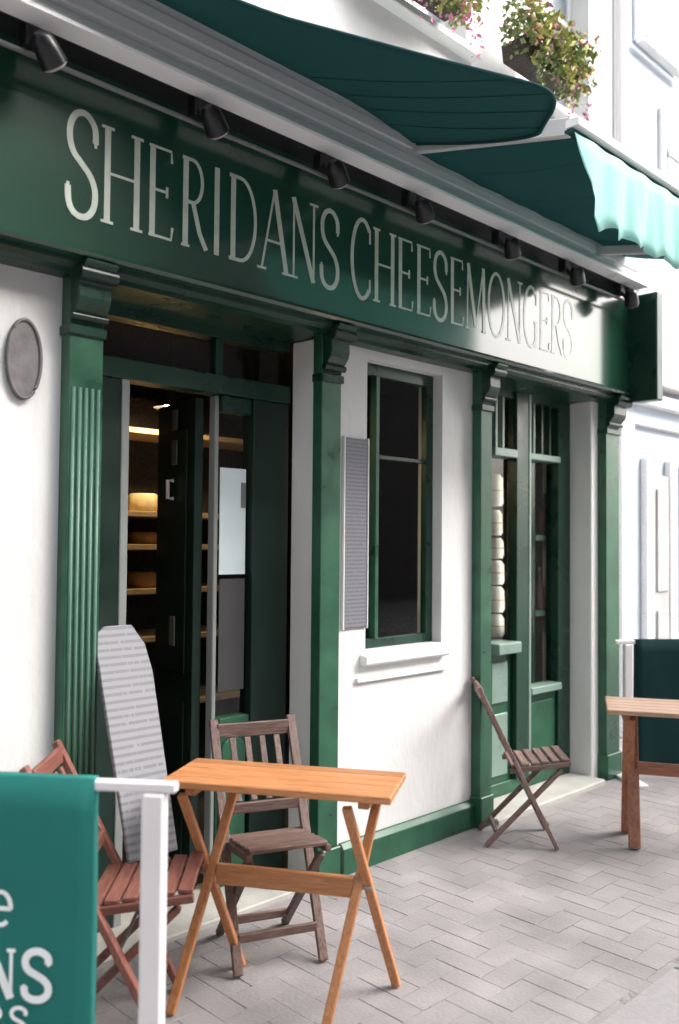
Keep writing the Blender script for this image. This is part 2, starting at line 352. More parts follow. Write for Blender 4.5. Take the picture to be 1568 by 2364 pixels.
# the recessed panel window
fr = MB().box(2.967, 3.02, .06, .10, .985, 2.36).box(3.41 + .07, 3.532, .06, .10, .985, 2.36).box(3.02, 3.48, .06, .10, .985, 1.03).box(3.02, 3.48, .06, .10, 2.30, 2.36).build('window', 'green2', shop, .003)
box('glazing_bar', 'green', fr, 3.085, 3.11, .05, .095, 1.03, 2.30, .002)
box('glazing_bar', 'green2', fr, 3.11, 3.48, .065, .093, 1.90, 1.92, .002)
box('pane', 'glass', fr, 3.02, 3.48, .08, .085, 1.03, 2.30, 0)
MB().prism([(0.06, .985), (-.045, .965), (-.045, .93), (-.03, .92), (0.0, .92), (.06, .92)], lambda u, v, k: (2.93 + k * .62, u, v)).build('sill', 'white2', shop, .003)
box('ledge', 'white2', shop, 2.90, 3.56, -.02, -.001, .845, .868, .003)
# the room behind
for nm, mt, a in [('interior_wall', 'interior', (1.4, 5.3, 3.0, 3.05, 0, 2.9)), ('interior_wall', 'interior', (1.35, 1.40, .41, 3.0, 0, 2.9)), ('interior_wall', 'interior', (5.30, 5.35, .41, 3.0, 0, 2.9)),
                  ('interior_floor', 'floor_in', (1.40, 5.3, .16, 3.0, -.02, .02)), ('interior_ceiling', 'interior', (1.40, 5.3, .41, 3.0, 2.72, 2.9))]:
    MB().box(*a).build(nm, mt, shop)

# green pilasters with consoles
def pilaster(x0, x1, reeds, depth=.06, z1=2.44):
    p = box('pilaster', 'green', shop, x0, x1, -depth, -0.001, .16, z1, .003)
    box('pilaster_base', 'green', p, x0 - .008, x1 + .008, -depth - .015, -0.0005, 0.0, .16, .005)
    box('pilaster_cap', 'green2', p, x0 - .008, x1 + .008, -depth - .012, -0.0005, 2.20, 2.235, .004)
    if reeds:
        w = (x1 - x0) / (2 * reeds + 1)
        for k in range(reeds):
            cx = x0 + w * (2 * k + 1.5)
            MB().prism([(w * .62 * math.cos(t), -w * .8 * math.sin(t)) for t in [math.pi * i / 6 for i in range(7)]], lambda u, v, q: (cx + u, -depth + v + .0005, .30 + q * 1.72), True).build('reed', 'reed', p)
    # scrolled console bracket
    prof = [(0, 2.44), (-.165, 2.44)]
    for i in range(9):
        t = i / 8; prof.append((-.165 + .10 * t + .018 * math.sin(t * math.pi * 2), 2.43 - .17 * t))
    prof += [(-.065, 2.24), (0, 2.24)]
    c = MB().prism(prof, lambda u, v, k: (x0 + .004 + k * (x1 - x0 - .008), u - .001, v)).build('console', 'green2', p, .003)
    MB().tube([(x0 - .004, -.128, 2.40), (x1 + .004, -.128, 2.40)], .026, 14).build('scroll', 'nightgreen', c)
    MB().tube([(x0 - .003, -.075, 2.262), (x1 + .003, -.075, 2.262)], .014, 12).build('scroll', 'nightgreen', c)
    return p
pilaster(1.00, 1.13, 0); pilaster(1.425, 1.555, 5); pilaster(2.617, 2.737, 0); pilaster(3.785, 3.885, 0); pilaster(5.125, 5.296, 0)

# fascia
fas = box('fascia_board', 'fascia', shop, -3.0, 5.262, -.14, .169, 2.475, 3.12, 0)
MB().prism([(-.12, 2.474), (-.155, 2.474), (-.165, 2.46), (-.155, 2.448), (-.12, 2.445)], lambda u, v, k: (-3.0 + k * 8.262, u, v)).build('moulding', 'fascia', fas)
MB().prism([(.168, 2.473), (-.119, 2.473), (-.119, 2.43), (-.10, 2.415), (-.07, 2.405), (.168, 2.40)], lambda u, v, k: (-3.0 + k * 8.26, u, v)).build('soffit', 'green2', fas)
box('end_block', 'green2', fas, 5.263, 5.35, -.335, .168, 2.405, 3.095, .008)
# lettering: thin roman capitals built from strokes
def arc(cx, cy, rx, ry, a0, a1, n=12):
    return [(cx + rx * math.cos(math.radians(a0 + (a1 - a0) * i / n)), cy + ry * math.sin(math.radians(a0 + (a1 - a0) * i / n))) for i in range(n + 1)]
TK, TN = .068, .028
def sf(x, y, w=.14): return ([(x - w, y), (x + w, y)], TN)
S_CURVE = [(.88, .74), (.86, .88), (.70, .97), (.50, 1.0), (.28, .96), (.14, .85), (.13, .72), (.24, .60), (.48, .51), (.74, .41), (.88, .28), (.86, .13), (.70, .03), (.48, 0), (.26, .03), (.12, .12), (.09, .27)]
def catmull(P, n=4):
    out = []
    for i in range(len(P) - 1):
        a, b, c, d = P[max(i - 1, 0)], P[i], P[i + 1], P[min(i + 2, len(P) - 1)]
        for k in range(n):
            t = k / n
            out.append(tuple(.5 * (2 * b[j] + (c[j] - a[j]) * t + (2 * a[j] - 5 * b[j] + 4 * c[j] - d[j]) * t * t + (3 * b[j] - a[j] - 3 * c[j] + d[j]) * t ** 3) for j in (0, 1)))
    return out + [P[-1]]
S_CURVE = catmull(S_CURVE)
GLY = {
 'S': [(S_CURVE, TK * .9), ([(.88, .70), (.88, .86)], TN), ([(.09, .14), (.09, .30)], TN)],
 'H': [([(.16, 0), (.16, 1)], TK), ([(.84, 0), (.84, 1)], TK), ([(.16, .52), (.84, .52)], TN), sf(.16, .01), sf(.16, .99), sf(.84, .01), sf(.84, .99)],
 'E': [([(.2, 0), (.2, 1)], TK), ([(.08, .985), (.84, .985), (.86, .86)], TN), ([(.2, .52), (.70, .52)], TN), ([(.70, .46), (.70, .58)], TN), ([(.08, .015), (.86, .015), (.90, .15)], TN)],
 'R': [([(.18, 0), (.18, 1)], TK), ([(.06, .985), (.42, .985)] + arc(.42, .745, .34, .24, 90, -90) + [(.18, .505)], TN * 1.4), ([(.44, .505), (.68, .18), (.92, .012)], TK * .8), sf(.18, .01)],
 'I': [([(.5, 0), (.5, 1)], TK), sf(.5, .01, .16), sf(.5, .99, .16)],
 'D': [([(.18, 0), (.18, 1)], TK), ([(.06, .985), (.40, .985)] + arc(.40, .5, .48, .485, 90, -90, 16) + [(.06, .015)], TN * 1.5)],
 'A': [([(.10, 0), (.50, 1.0)], TN), ([(.50, 1.0), (.90, 0)], TK), ([(.24, .36), (.76, .36)], TN), sf(.10, .01), sf(.90, .01)],
 'N': [([(.16, 0), (.16, 1)], TN), ([(.14, 1), (.84, 0)], TK), ([(.84, 0), (.84, 1)], TN), sf(.16, .01), sf(.84, .99)],
 'C': [(arc(.54, .5, .44, .5, 48, 312, 22), TK * .8), ([(.86, .72), (.86, .90)], TN), ([(.86, .10), (.86, .26)], TN)],
 'M': [([(.12, 0), (.16, 1)], TN), ([(.16, 1), (.5, .05)], TK), ([(.5, .05), (.84, 1)], TN), ([(.84, 1), (.88, 0)], TK), sf(.12, .01, .09), sf(.88, .01, .09)],
 'O': [(arc(.5, .5, .45, .5, 0, 360, 28), TK * .75)],
 'G': [(arc(.54, .5, .44, .5, 48, 330, 22), TK * .8), ([(.86, .02), (.86, .42)], TK), sf(.86, .42), ([(.86, .72), (.86, .90)], TN)],
 'e': [([(.12, .34), (.88, .34)] + arc(.5, .34, .38, .34, 0, 310, 22), .095)],
}
def glyph(ch, w, h, fn, k=1.0):
    """fn(u, v, d): u along, v up, d out of the face"""
    mb = MB()
    for n, (pts, sw) in enumerate(GLY[ch]):
        P = [(u * w, v * h) for u, v in pts]; hw = sw * h * .5 * k; A = []; B = []
        for i, p in enumerate(P):
            q0 = P[max(i - 1, 0)]; q1 = P[min(i + 1, len(P) - 1)]
            if ch == 'O' and i in (0, len(P) - 1): q0, q1 = P[-2], P[1]
            dx, dy = q1[0] - q0[0], q1[1] - q0[1]; l = math.hypot(dx, dy) or 1; nx, ny = -dy / l * hw, dx / l * hw
            A.append((p[0] + nx, p[1] + ny)); B.append((p[0] - nx, p[1] - ny))
        d1 = .002 + .0004 * n
        for i in range(len(P) - 1):
            q = [A[i], A[i + 1], B[i + 1], B[i]]
            v = [fn(a, b, d1) for a, b in q] + [fn(a, b, 0.0005) for a, b in q]
            f = [(0, 1, 2, 3), (1, 0, 4, 5), (3, 2, 6, 7)]
            if i == 0: f.append((0, 3, 7, 4))
            if i == len(P) - 2: f.append((2, 1, 5, 6))
            mb.add(v, f)
    return mb
def sign_text(text, xs, ws, z, h):
    for n, (ch, x, w) in enumerate(zip(text, xs, ws)):
        k = 1.06 if n == 0 else 1.0
        glyph(ch, w, h * k, lambda u, v, d: (x + u, -.14 - d, z + v - (k - 1) * .08)).build('letter', 'letter', fas, recalc=True)
sign_text('SHERIDANS', [1.355, 1.485, 1.668, 1.812, 1.948, 2.028, 2.184, 2.345, 2.518], [.126, .170, .122, .128, .060, .158, .165, .165, .122], 2.585, .335)
sign_text('CHEESEMONGERS', [2.700, 2.848, 3.012, 3.146, 3.276, 3.404, 3.528, 3.728, 3.890, 4.052, 4.214, 4.335, 4.468], [.150, .160, .125, .125, .118, .125, .190, .155, .160, .155, .120, .140, .120], 2.585, .335)

# awning housing along the top of the fascia
gut = MB().prism([(-.02, 3.13), (-.285, 3.13), (-.285, 3.37), (-.02, 3.40)], lambda u, v, k: (-3.0 + k * 5.955, u, v)).build('awning_housing', 'alu', shop)
MB().prism([(-.02, 3.131), (-.284, 3.131), (-.284, 3.30), (-.02, 3.34)], lambda u, v, k: (2.9555 + k * 2.26, u, v)).build('awning_housing', 'alu', shop)
MB().prism([(-.25, 3.128), (-.26, 3.156), (-.302, 3.156), (-.342, 3.104), (-.342, 3.092), (-.25, 3.092)], lambda u, v, k: (-3.0 + k * 8.15, u, v)).build('drip_trim', 'lip', shop)
for z_, a, b in ((3.185, 0, 0), (3.262, 0, 0)):
    MB().prism([(-.2855, z_), (-.293, z_ + .006), (-.293, z_ + .044), (-.2855, z_ + .050)], lambda u, v, k: (-3.0 + k * (8.10 if z_ < 3.2 else 5.95), u, v)).build('housing_rib', 'alu', shop)
box('soffit', 'black', shop, -3.0, 5.2, -.249, -.141, 3.09, 3.127, 0)

# door bay: jambs, transom, fanlight, sidelight
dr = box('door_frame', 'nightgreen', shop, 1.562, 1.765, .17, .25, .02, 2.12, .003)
box('jamb_edge', 'greyjamb', dr, 1.766, 1.800, .165, .24, .02, 2.12, .003)
box('transom', 'green2', dr, 1.562, 2.63, .16, .26, 2.121, 2.20, .004)
box('jamb', 'greyjamb', dr, 2.240, 2.262, .205, .25, .02, 2.12, .004)
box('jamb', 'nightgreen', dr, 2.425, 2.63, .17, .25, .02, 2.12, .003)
box('head', 'green2', dr, 1.562, 2.63, .17, .25, 2.36, 2.40, 0)
fl = box('fanlight', 'glass', dr, 1.562, 2.63, .20, .205, 2.20, 2.36, 0)
box('glazing_bar', 'green2', fl, 2.22, 2.26, .18, .24, 2.201, 2.359, .002)
sl = box('sidelight', 'glass', dr, 2.263, 2.424, .21, .215, .74, 2.12, 0)
box('rail', 'green', sl, 2.263, 2.424, .18, .245, .70, .74, .003)
box('rail', 'green2', sl, 2.263, 2.424, .185, .245, 2.05, 2.119, .003)
box('riser_panel', 'green', dr, 2.263, 2.424, .20, .245, .02, .699, .003)
rp = [(2.28, .10), (2.41, .10), (2.41, .60)] + [(2.345 + .065 * math.cos(t), .60 + .05 * math.sin(t)) for t in [math.pi * i / 8 for i in range(1, 8)]] + [(2.28, .60)]
MB().prism(rp, lambda u, v, k: (u, .199 - k * .018, v)).build('raised_panel', 'green', dr, .004)
box('threshold', 'stone', dr, 1.562, 2.63, -.04, .30, -.01, .022, .006)
# the door, standing open into the shop
door = empty('door', (2.20, .262, 0)); door.parent = shop; door.rotation_euler = (0, 0, math.radians(80))
tag(door, 'dark green door standing open into the shop')
DW = .40
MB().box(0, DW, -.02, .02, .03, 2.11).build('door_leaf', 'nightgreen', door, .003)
for z_a, z_b in ((.12, .80), (.92, 1.98)): box('raised_panel', 'nightgreen', door, .07, DW - .07, .0202, .027, z_a, z_b, .005)
for z_, h in ((1.985, .09), (1.83, .11), (1.03, .13)): box('lock_plate', 'brass', door, .16, .215, .0275, .034, z_, z_ + h, .003)
MB().tube([(.19, .034, 1.68), (.19, .06, 1.68), (.19, .06, 1.76), (.19, .034, 1.76)], .009, 8).build('handle', 'lip', door)
# display bay: frame, mullions, sill, risers
bay = box('display_window', 'green', shop, 3.89, 5.044, .15, .24, .02, .10, .003)
MB().box(3.89, 4.17, .15, .24, .10, 2.40).build('frame_post', 'green', bay, .003)
box('mullion', 'green2', bay, 4.405, 4.5295, .13, .20, .10, 2.40, .004)
box('mullion_bead', 'palegreen', bay, 4.530, 4.556, .125, .24, .10, 2.40, .004)
box('frame_post', 'green2', bay, 4.90, 5.044, .15, .24, .10, 2.40, .003)
box('transom', 'palegreen', bay, 4.171, 4.404, .12, .24, 2.00, 2.05, .004)
box('transom', 'palegreen', bay, 4.557, 4.899, .13, .24, 2.005, 2.045, .004)
box('head', 'green2', bay, 4.171, 4.899, .15, .24, 2.36, 2.40, 0)
for x in (4.24, 4.31, 4.64, 4.73, 4.82): box('glazing_bar', 'palegreen' if x < 4.7 else 'green2', bay, x - .009, x + .009, .16, .20, 2.051, 2.359, 0)
box('pane', 'glass', bay, 4.171, 4.404, .18, .185, .92, 1.999, 0)
box('pane', 'glass', bay, 4.171, 4.404, .19, .195, 2.05, 2.359, 0)
box('pane', 'glass', bay, 4.557, 4.899, .205, .21, .62, 2.004, 0)
box('pane', 'glass', bay, 4.557, 4.899, .205, .21, 2.046, 2.359, 0)
box('sill', 'palegreen', bay, 4.171, 4.404, .09, .24, .85, .915, .006)
box('riser_panel', 'green', bay, 4.171, 4.404, .17, .24, .10, .849, .003)
box('raised_panel', 'palegreen', bay, 4.19, 4.355, .155, .169, .56, .80, .006)
box('raised_panel', 'palegreen', bay, 4.19, 4.355, .155, .169, .14, .50, .006)
box('sill', 'palegreen', bay, 4.557, 4.899, .12, .24, .575, .62, .006)
box('riser_panel', 'green', bay, 4.557, 4.899, .17, .24, .10, .574, .003)
box('raised_panel', 'green', bay, 4.59, 4.86, .158, .169, .15, .52, .006)
box('threshold', 'stone', bay, 3.89, 5.044, -.10, .149, -.01, .03, .008)

# ------------------------------------------------------------------ neighbouring building
nb = empty('neighbour_building', (8.5, .5, 0)); tag(nb, 'pale blue rendered building beyond the end of the green shopfront', 'building')
def nbox(nm, mt, par, x0, x1, y0, y1, z0, z1, bv=.008): return MB().box(x0 - 8.5, x1 - 8.5, y0 - .5, y1 - .5, z0, z1).build(nm, mt, par, bv)
nbox('wall', 'neigh', nb, 5.40, 16, .5, 6, 0, 11, 0)
for z_, h, p in ((2.45, .06, .05), (2.62, .10, .09), (2.78, .16, .14), (4.15, .08, .07), (6.9, .2, .12)): nbox('string_course', 'neigh2', nb, 5.40, 16, .5 - p, .499, z_, z_ + h)
for x in (5.46, 6.30, 8.0, 9.8): nbox('stone_pilaster', 'neigh2', nb, x, x + .22, .44, .499, 0, 2.449)
for x0, x1, z_a, z_b in ((6.70, 7.30, 5.70, 6.9), (7.15, 7.75, 4.55, 5.12), (8.6, 9.4, 4.6, 6.2), (10.2, 11, 4.6, 6.2)):
    w = nbox('window_frame', 'neigh2', nb, x0 - .09, x1 + .09, .46, .498, z_a - .1, z_b + .1)
    nbox('pane', 'neighglass', w, x0, (x0 + x1) / 2 - .015, .452, .459, z_a, z_b, 0); nbox('pane', 'neighglass', w, (x0 + x1) / 2 + .015, x1, .452, .459, z_a, z_b, 0)
    nbox('glazing_bar', 'neigh2', w, x0, x1, .44, .451, (z_a + z_b) / 2 - .02, (z_a + z_b) / 2 + .02, 0)
    nbox('sill', 'neigh2', w, x0 - .12, x1 + .12, .38, .458, z_a - .15, z_a - .101)
nd = nbox('door', 'neighdoor', nb, 6.86, 7.14, .45, .498, .05, 2.06)
nbox('door_panel', 'neighdoor', nd, 6.90, 7.10, .435, .449, .2, .95); nbox('door_panel', 'neighdoor', nd, 6.90, 7.10, .435, .449, 1.1, 1.95)
for x0 in (6.72, 7.15): nbox('architrave', 'neigh2', nb, x0, x0 + .13, .44, .497, 0, 2.2)
nbox('shop_window', 'neighglass', nb, 7.45, 7.95, .46, .497, .7, 2.2)
dp = MB().tube([(5.372, -.03, 3.45), (5.372, -.03, 7.0)], .03, 10).build('drainpipe', 'post', None)
tag(dp, 'pale vertical drainpipe on the upper corner of the white wall', 'drainpipe')
ac = MB().box(-25, 19, -18, -12, 0, 11.5).build('building_across', 'across', None); tag(ac, 'grey rendered building on the far side of the street', 'building')

# ------------------------------------------------------------------ awnings
aw = empty('far_awning', (2.956, -.30, 3.25)); tag(aw, 'green awning at right with sunlit turquoise valance and grey side arm', 'awning', 'shop awnings')
o = Vector((2.956, -.30, 3.25)); X1 = 4.95
def L_(p): return Vector(p) - o
n = 24; mb = MB(); vs = []
for j in range(9):
    t = j / 8
    for i in range(n + 1):
        x = 2.965 + (X1 - 2.965) * i / n
        vs.append(L_((x, -.20 - .85 * t, 3.282 - .185 * t - .03 * math.sin(math.pi * t) * min(1, i / 6) + .004 * math.sin(i * 1.7 + j))))
fs = [(j * (n + 1) + i, j * (n + 1) + i + 1, (j + 1) * (n + 1) + i + 1, (j + 1) * (n + 1) + i) for j in range(8) for i in range(n)]
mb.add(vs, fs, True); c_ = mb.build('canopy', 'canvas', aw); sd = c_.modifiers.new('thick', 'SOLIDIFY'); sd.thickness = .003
for k in range(1, 5):
    i = 24 * k // 5
    MB().tube([vs[j * 25 + i] - Vector((0, 0, .0025)) for j in range(1, 9)], .0016, 6).build('seam', 'canvas', aw)
MB().bar(L_((2.968, -.29, 3.285)), L_((2.968, -1.075, 3.105)), .035, .07).build('arm', 'alu', aw, .004)
MB().bar(L_((4.6, -.29, 3.20)), L_((4.6, -1.04, 3.05)), .03, .05).build('arm', 'alu', aw, .004)
MB().bar(L_((2.95, -1.075, 3.085)), L_((X1, -1.075, 3.085)), .04, .02).build('front_bar', 'canvas', aw, .004, 2)
MB().bar(L_((2.95, -1.09, 3.115)), L_((X1, -1.09, 3.115)), .06, .036).build('front_trim', 'lip', aw, .003)
mb = MB(); vs = []; n = 150; m = 6
for j in range(m + 1):
    t = j / m
    for i in range(n + 1):
        q = i / n; x = 2.955 + (X1 - 2.955) * q
        drop = .335 - .03 * abs(math.sin((x - 2.955) * math.pi / .22))
        x += .20 * t * max(0, 1 - q * 3.2)
        y = -1.104 + (.004 + .013 * t) * math.sin(x * 30 + 1.5 * t) + .005 * t * math.sin(x * 71)
        vs.append(L_((x, y, 3.075 - drop * t)))
fs = [(j * (n + 1) + i, j * (n + 1) + i + 1, (j + 1) * (n + 1) + i + 1, (j + 1) * (n + 1) + i) for j in range(m) for i in range(n)]
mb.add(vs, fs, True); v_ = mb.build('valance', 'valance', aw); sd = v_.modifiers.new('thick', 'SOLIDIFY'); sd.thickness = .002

aw1 = empty('near_awning', (1.7, -.29, 3.37)); tag(aw1, 'dark green awning above the lettering, rounded at its outer corner', 'awning', 'shop awnings')
o1 = Vector((1.7, -.29, 3.37))
front = [(-.6, -.40), (.3, -.45), (1.2, -.50), (1.766, -.601), (2.019, -.793), (2.256, -.971), (2.473, -1.150), (2.551, -1.215), (2.629, -1.213), (2.72, -1.15), (2.784, -1.085), (2.84, -1.03), (2.90, -.975), (2.935, -.80), (2.95, -.6), (2.952, -.45), (2.952, -.31)]
back = [-.6, .3, 1.2, 1.6, 1.8, 2.0, 2.25, 2.4, 2.5, 2.6, 2.68, 2.75, 2.82, 2.86, 2.89, 2.92, 2.94]
ctl = [(fx, fy, bx) for (fx, fy), bx in zip(front, back)]
for _ in range(2):
    nw = [ctl[0]]
    for p, q in zip(ctl, ctl[1:]):
        nw += [tuple(.75 * a + .25 * b for a, b in zip(p, q)), tuple(.25 * a + .75 * b for a, b in zip(p, q))]
    ctl = nw + [ctl[-1]]
front = [(c[0], c[1]) for c in ctl]; back = [c[2] for c in ctl]
def aw_z(x, y): return 3.345 + .31 * (y + .29) - .055 * max(0.0, (x - 2.45) / .5) ** 2
mb = MB(); vs = []; m = 8; nn = len(front)
for j in range(m + 1):
    t = j / m
    for (fx, fy), bx in zip(front, back):
        x = bx + (fx - bx) * t; y = -.200 + (fy + .200) * t
        z = aw_z(x, y) - .02 * math.sin(math.pi * t) * min(1, abs(fy + .3))
        vs.append(Vector((x, y, z)) - o1)
fs = [(j * nn + i, j * nn + i + 1, (j + 1) * nn + i + 1, (j + 1) * nn + i) for j in range(m) for i in range(nn - 1)]
mb.add(vs, fs, True); c1 = mb.build('canopy', 'canvas', aw1); sd = c1.modifiers.new('thick', 'SOLIDIFY'); sd.thickness = .004
for k in (26, 32, 38, 46):
    MB().tube([vs[j * nn + k] - Vector((0, 0, .003)) for j in range(1, m + 1)], .0016, 6).build('seam', 'canvas', aw1)
hem = [Vector((fx, fy, aw_z(fx, fy) - .002)) - o1 for fx, fy in front]
MB().tube(hem, .008, 8).build('hem', 'canvas', aw1)

# ------------------------------------------------------------------ sign lamps
rail = MB().tube([(-1.0, -.235, 3.005), (5.2, -.235, 3.005)], .009, 8).build('lamp_rail', 'greymetal'); tag(rail, 'thin grey conduit running above the fascia lettering between the lamps', 'conduit')
def lamp(x, label):
    r = empty('sign_lamp', (x, -.235, 3.09)); r.scale = (.78, .78, .78); tag(r, label, 'lamp', 'black spotlights over the fascia')
    box('bracket', 'black', r, -.05, .02, -.03, .035, -.085, .0, .006)
    MB().tube([(-.02, -.01, -.05), (-.03, -.05, -.10), (-.02, -.075, -.13)], .014, 8).build('arm', 'black', r)
    a = Vector((-.025, -.105, -.085)); b = Vector((.050, -.070, -.150)); d = (b - a).normalized()
    MB().tube([a - d * .02, a, a + d * .05, b], [.022, .044, .052, .056], 16).build('housing', 'black', r)
    MB().tube([b + d * .001, b + d * .008, b + d * .014, b + d * .018], [.052, .050, .040, .020], 16).build('lens', 'lens', r)
    return r
for x, lb in zip([1.20, 1.83, 2.45, 3.0, 3.70, 4.34, 4.98],
    ['black spotlight nearest the camera, left of the fascia lettering', 'black spotlight above the letters H and E of the first word', 'black spotlight above the end of the first word', 'black spotlight above the start of the second word',
     'black spotlight above the middle of the second word', 'black spotlight second from the right end of the fascia', 'black spotlight at the far right end of the fascia']):
    lamp(x, lb)

# ------------------------------------------------------------------ things on the walls
pl = empty('oval_plaque', (1.288, 0, 2.098)); tag(pl, 'grey oval plaque on the white wall left of the fluted pilaster', 'plaque')
def oval(rx, rz, y0, y1): return MB().prism([(rx * math.cos(2 * math.pi * i / 40), rz * math.sin(2 * math.pi * i / 40)) for i in range(40)], lambda u, v, k: (u, y0 + k * (y1 - y0), v))
oval(.063, .138, -.001, -.014).build('plate', 'bronze', pl, .003)
rim = MB(); pts = [(.058 * math.cos(2 * math.pi * i / 40), -.016, .132 * math.sin(2 * math.pi * i / 40)) for i in range(41)]
rim.tube(pts, .006, 6, False).build('rim', 'bronze', pl)
mn = empty('wall_menu', (2.882, 0, 1.10)); tag(mn, 'narrow grey printed menu panel on the white wall beside the window', 'menu')
MB().box(-.072, .078, -.014, -.001, 0, .872).build('panel', 'menu2', mn, .002)
MB().box(-.080, -.0722, -.018, -.001, -.006, .878).box(.0782, .085, -.018, -.001, -.006, .878).build('edge_strip', 'white2', mn, .001)
pn = empty('paper_notice', (2.335, .19, 1.35)); tag(pn, 'pale blue paper notice taped in the narrow window beside the door', 'notice')
MB().box(-.068, .072, .010, .014, 0, .46).build('sheet', 'paper', pn); MB().box(.045, .070, .006, .0095, .29, .40).build('printed_patch', 'greymetal', pn)
MB().box(-.065, .072, .010, .014, -.50, -.02).build('lower_sheet', 'darksheet', pn)
# leaning menu board
mbd = empty('menu_board', (1.648, -.285, .432)); tag(mbd, 'tall pale board of printed lines propped on the red brown chair', 'menu board')
prof = [(-.092, .0), (.097, .0), (.112, .62), (.098, .72), (.055, .795), (-.055, .795), (-.084, .775), (-.099, .72)]
lean = math.atan2(.255, .76)
brd = MB().prism(prof, lambda u, v, k: (u, .0 + k * .018, v)).build('board', 'menu', mbd, .003); brd.rotation_euler = (-lean, 0, 0); brd.location = (0, 0, .004)
bk = MB().prism([(a * .9, .03 + b * .96) for a, b in prof], lambda u, v, k: (u, .0185 + k * .012, v)).build('backing', 'wood_dark', mbd); bk.rotation_euler = (-lean, 0, 0); bk.location = (0, 0, .004)

# ------------------------------------------------------------------ inside the shop
sh = empty('cheese_shelves', (2.75, 1.45, .02)); tag(sh, 'timber shelf rack of cheeses seen through the open doorway', 'shelves')
for z_ in (.55, .92, 1.18, 1.42, 1.60, 2.05): MB().box(-.75, .75, -.17, .17, z_, z_ + .03).build('shelf', 'shelf', sh, .003)
for x in (-.77, .77): MB().box(x - .02, x + .02, -.17, .17, 0, 2.3).build('upright', 'dark', sh, .003)
MB().box(-.75, .75, .172, .19, 0, 2.3).build('back_panel', 'dark', sh)
for z_, rowname, hue in ((1.63, 'lit upper shelf', 'pale yellow'), (1.45, 'middle shelf', 'brown'), (1.21, 'lower shelf', 'small dark')):
    for x, nm in ((-.30, 'left'), (-.10, 'middle'), (.11, 'right')):
        r = random.uniform(.08, .095); h = random.uniform(.10, .14) if z_ > 1.6 else random.uniform(.06, .09)
        c_ = MB().tube([(0, 0, .0005), (0, 0, .012), (0, 0, h - .012), (0, 0, h)], [r - .01, r, r, r - .012], 20).build('round_cheese', 'cheese' if z_ > 1.6 else 'cheese2', None)
        c_.location = (2.75 + x, 1.42, .02 + z_ + .03 - .03)
        tag(c_, '%s round cheese, %s of three on the %s behind the doorway' % (hue, nm, rowname), 'cheese', 'cheeses on the %s' % rowname)
pd = empty('pendant_lamp', (2.62, 1.12, 2.72)); tag(pd, 'small warm pendant lamp hanging inside the dark shop', 'lamp')
MB().tube([(0, 0, 0), (0, 0, -.42)], .004, 6).build('cord', 'black', pd)
MB().tube([(0, 0, -.42), (0, 0, -.45), (0, 0, -.52)], [.015, .04, .09], 16, False).build('shade', 'black', pd)
MB().tube([(0, 0, -.46), (0, 0, -.48), (0, 0, -.51), (0, 0, -.53)], [.01, .025, .03, .012], 12).build('bulb', 'bulb', pd)
# goods in the display window
for i, (z_, h, r) in enumerate(((.92, .14, .058), (1.07, .16, .056), (1.24, .15, .058), (1.40, .13, .054), (1.54, .16, .058), (1.72, .20, .058))):
    r *= random.uniform(.8, 1.0); g = empty('wrapped_parcel', (4.465 + random.uniform(-.012, .012), .325, z_)); a = random.uniform(0, 1); g.rotation_euler = (0, 0, a)
    MB().tube([(0, 0, 0), (0, 0, .02), (0, 0, h - .03), (0, 0, h - .004)], [r * .8, r, r * .95, r * .6], 10).build('wrapping', 'china', g); MB().tube([(0, 0, h * .45), (0, 0, h * .5)], r * 1.01, 10, False).build('string', 'shelf', g)
    tag(g, ['bottom', 'second from bottom', 'third from bottom', 'third from top', 'second from top', 'topmost'][i] + ' of the white wrapped parcels stacked in the display window', 'parcel', 'white parcels in the display window')
dl = empty('added_fill_strip', (4.475, .2005, .95)); tag(dl, 'added fill strip, unseen behind the mullion, brightening the display goods', 'lamp')  # added light, hidden from the camera, to brighten the parcels
MB().box(-.018, .018, .0005, .012, 0, 1.0).build('fitting', 'post', dl, .002)
MB().tube([(0, .019, .02), (0, .019, .98)], .007, 10).build('tube', 'strip', dl)
ds = empty('display_shelves', (4.95, .30, 0)); tag(ds, 'pale green narrow shelves behind the right display window', 'shelves')
for z_ in (1.03, 1.51): MB().box(-.16, .20, -.055, .12, z_, z_ + .035).build('shelf', 'palegreen', ds, .003)
for x in (-.18, .22): MB().box(x - .018, x + .018, -.055, .12, .02, 2.2).build('upright', 'green2', ds, .003)
for i, (x, z_) in enumerate(((4.92, 1.066), (4.97, 1.546))):
    b_ = empty('bottle', (x, .30, z_)); MB().tube([(0, 0, 0), (0, 0, .14), (0, 0, .18), (0, 0, .25)], [.032, .032, .013, .012], 12).build('body', 'bottle', b_); MB().tube([(0, 0, .2505), (0, 0, .275)], .013, 10).build('cork', 'shelf', b_)
    tag(b_, ['pinkish bottle on the lower shelf of the right display window', 'dark bottle on the upper shelf of the right display window'][i], 'bottle', 'bottles in the display window')

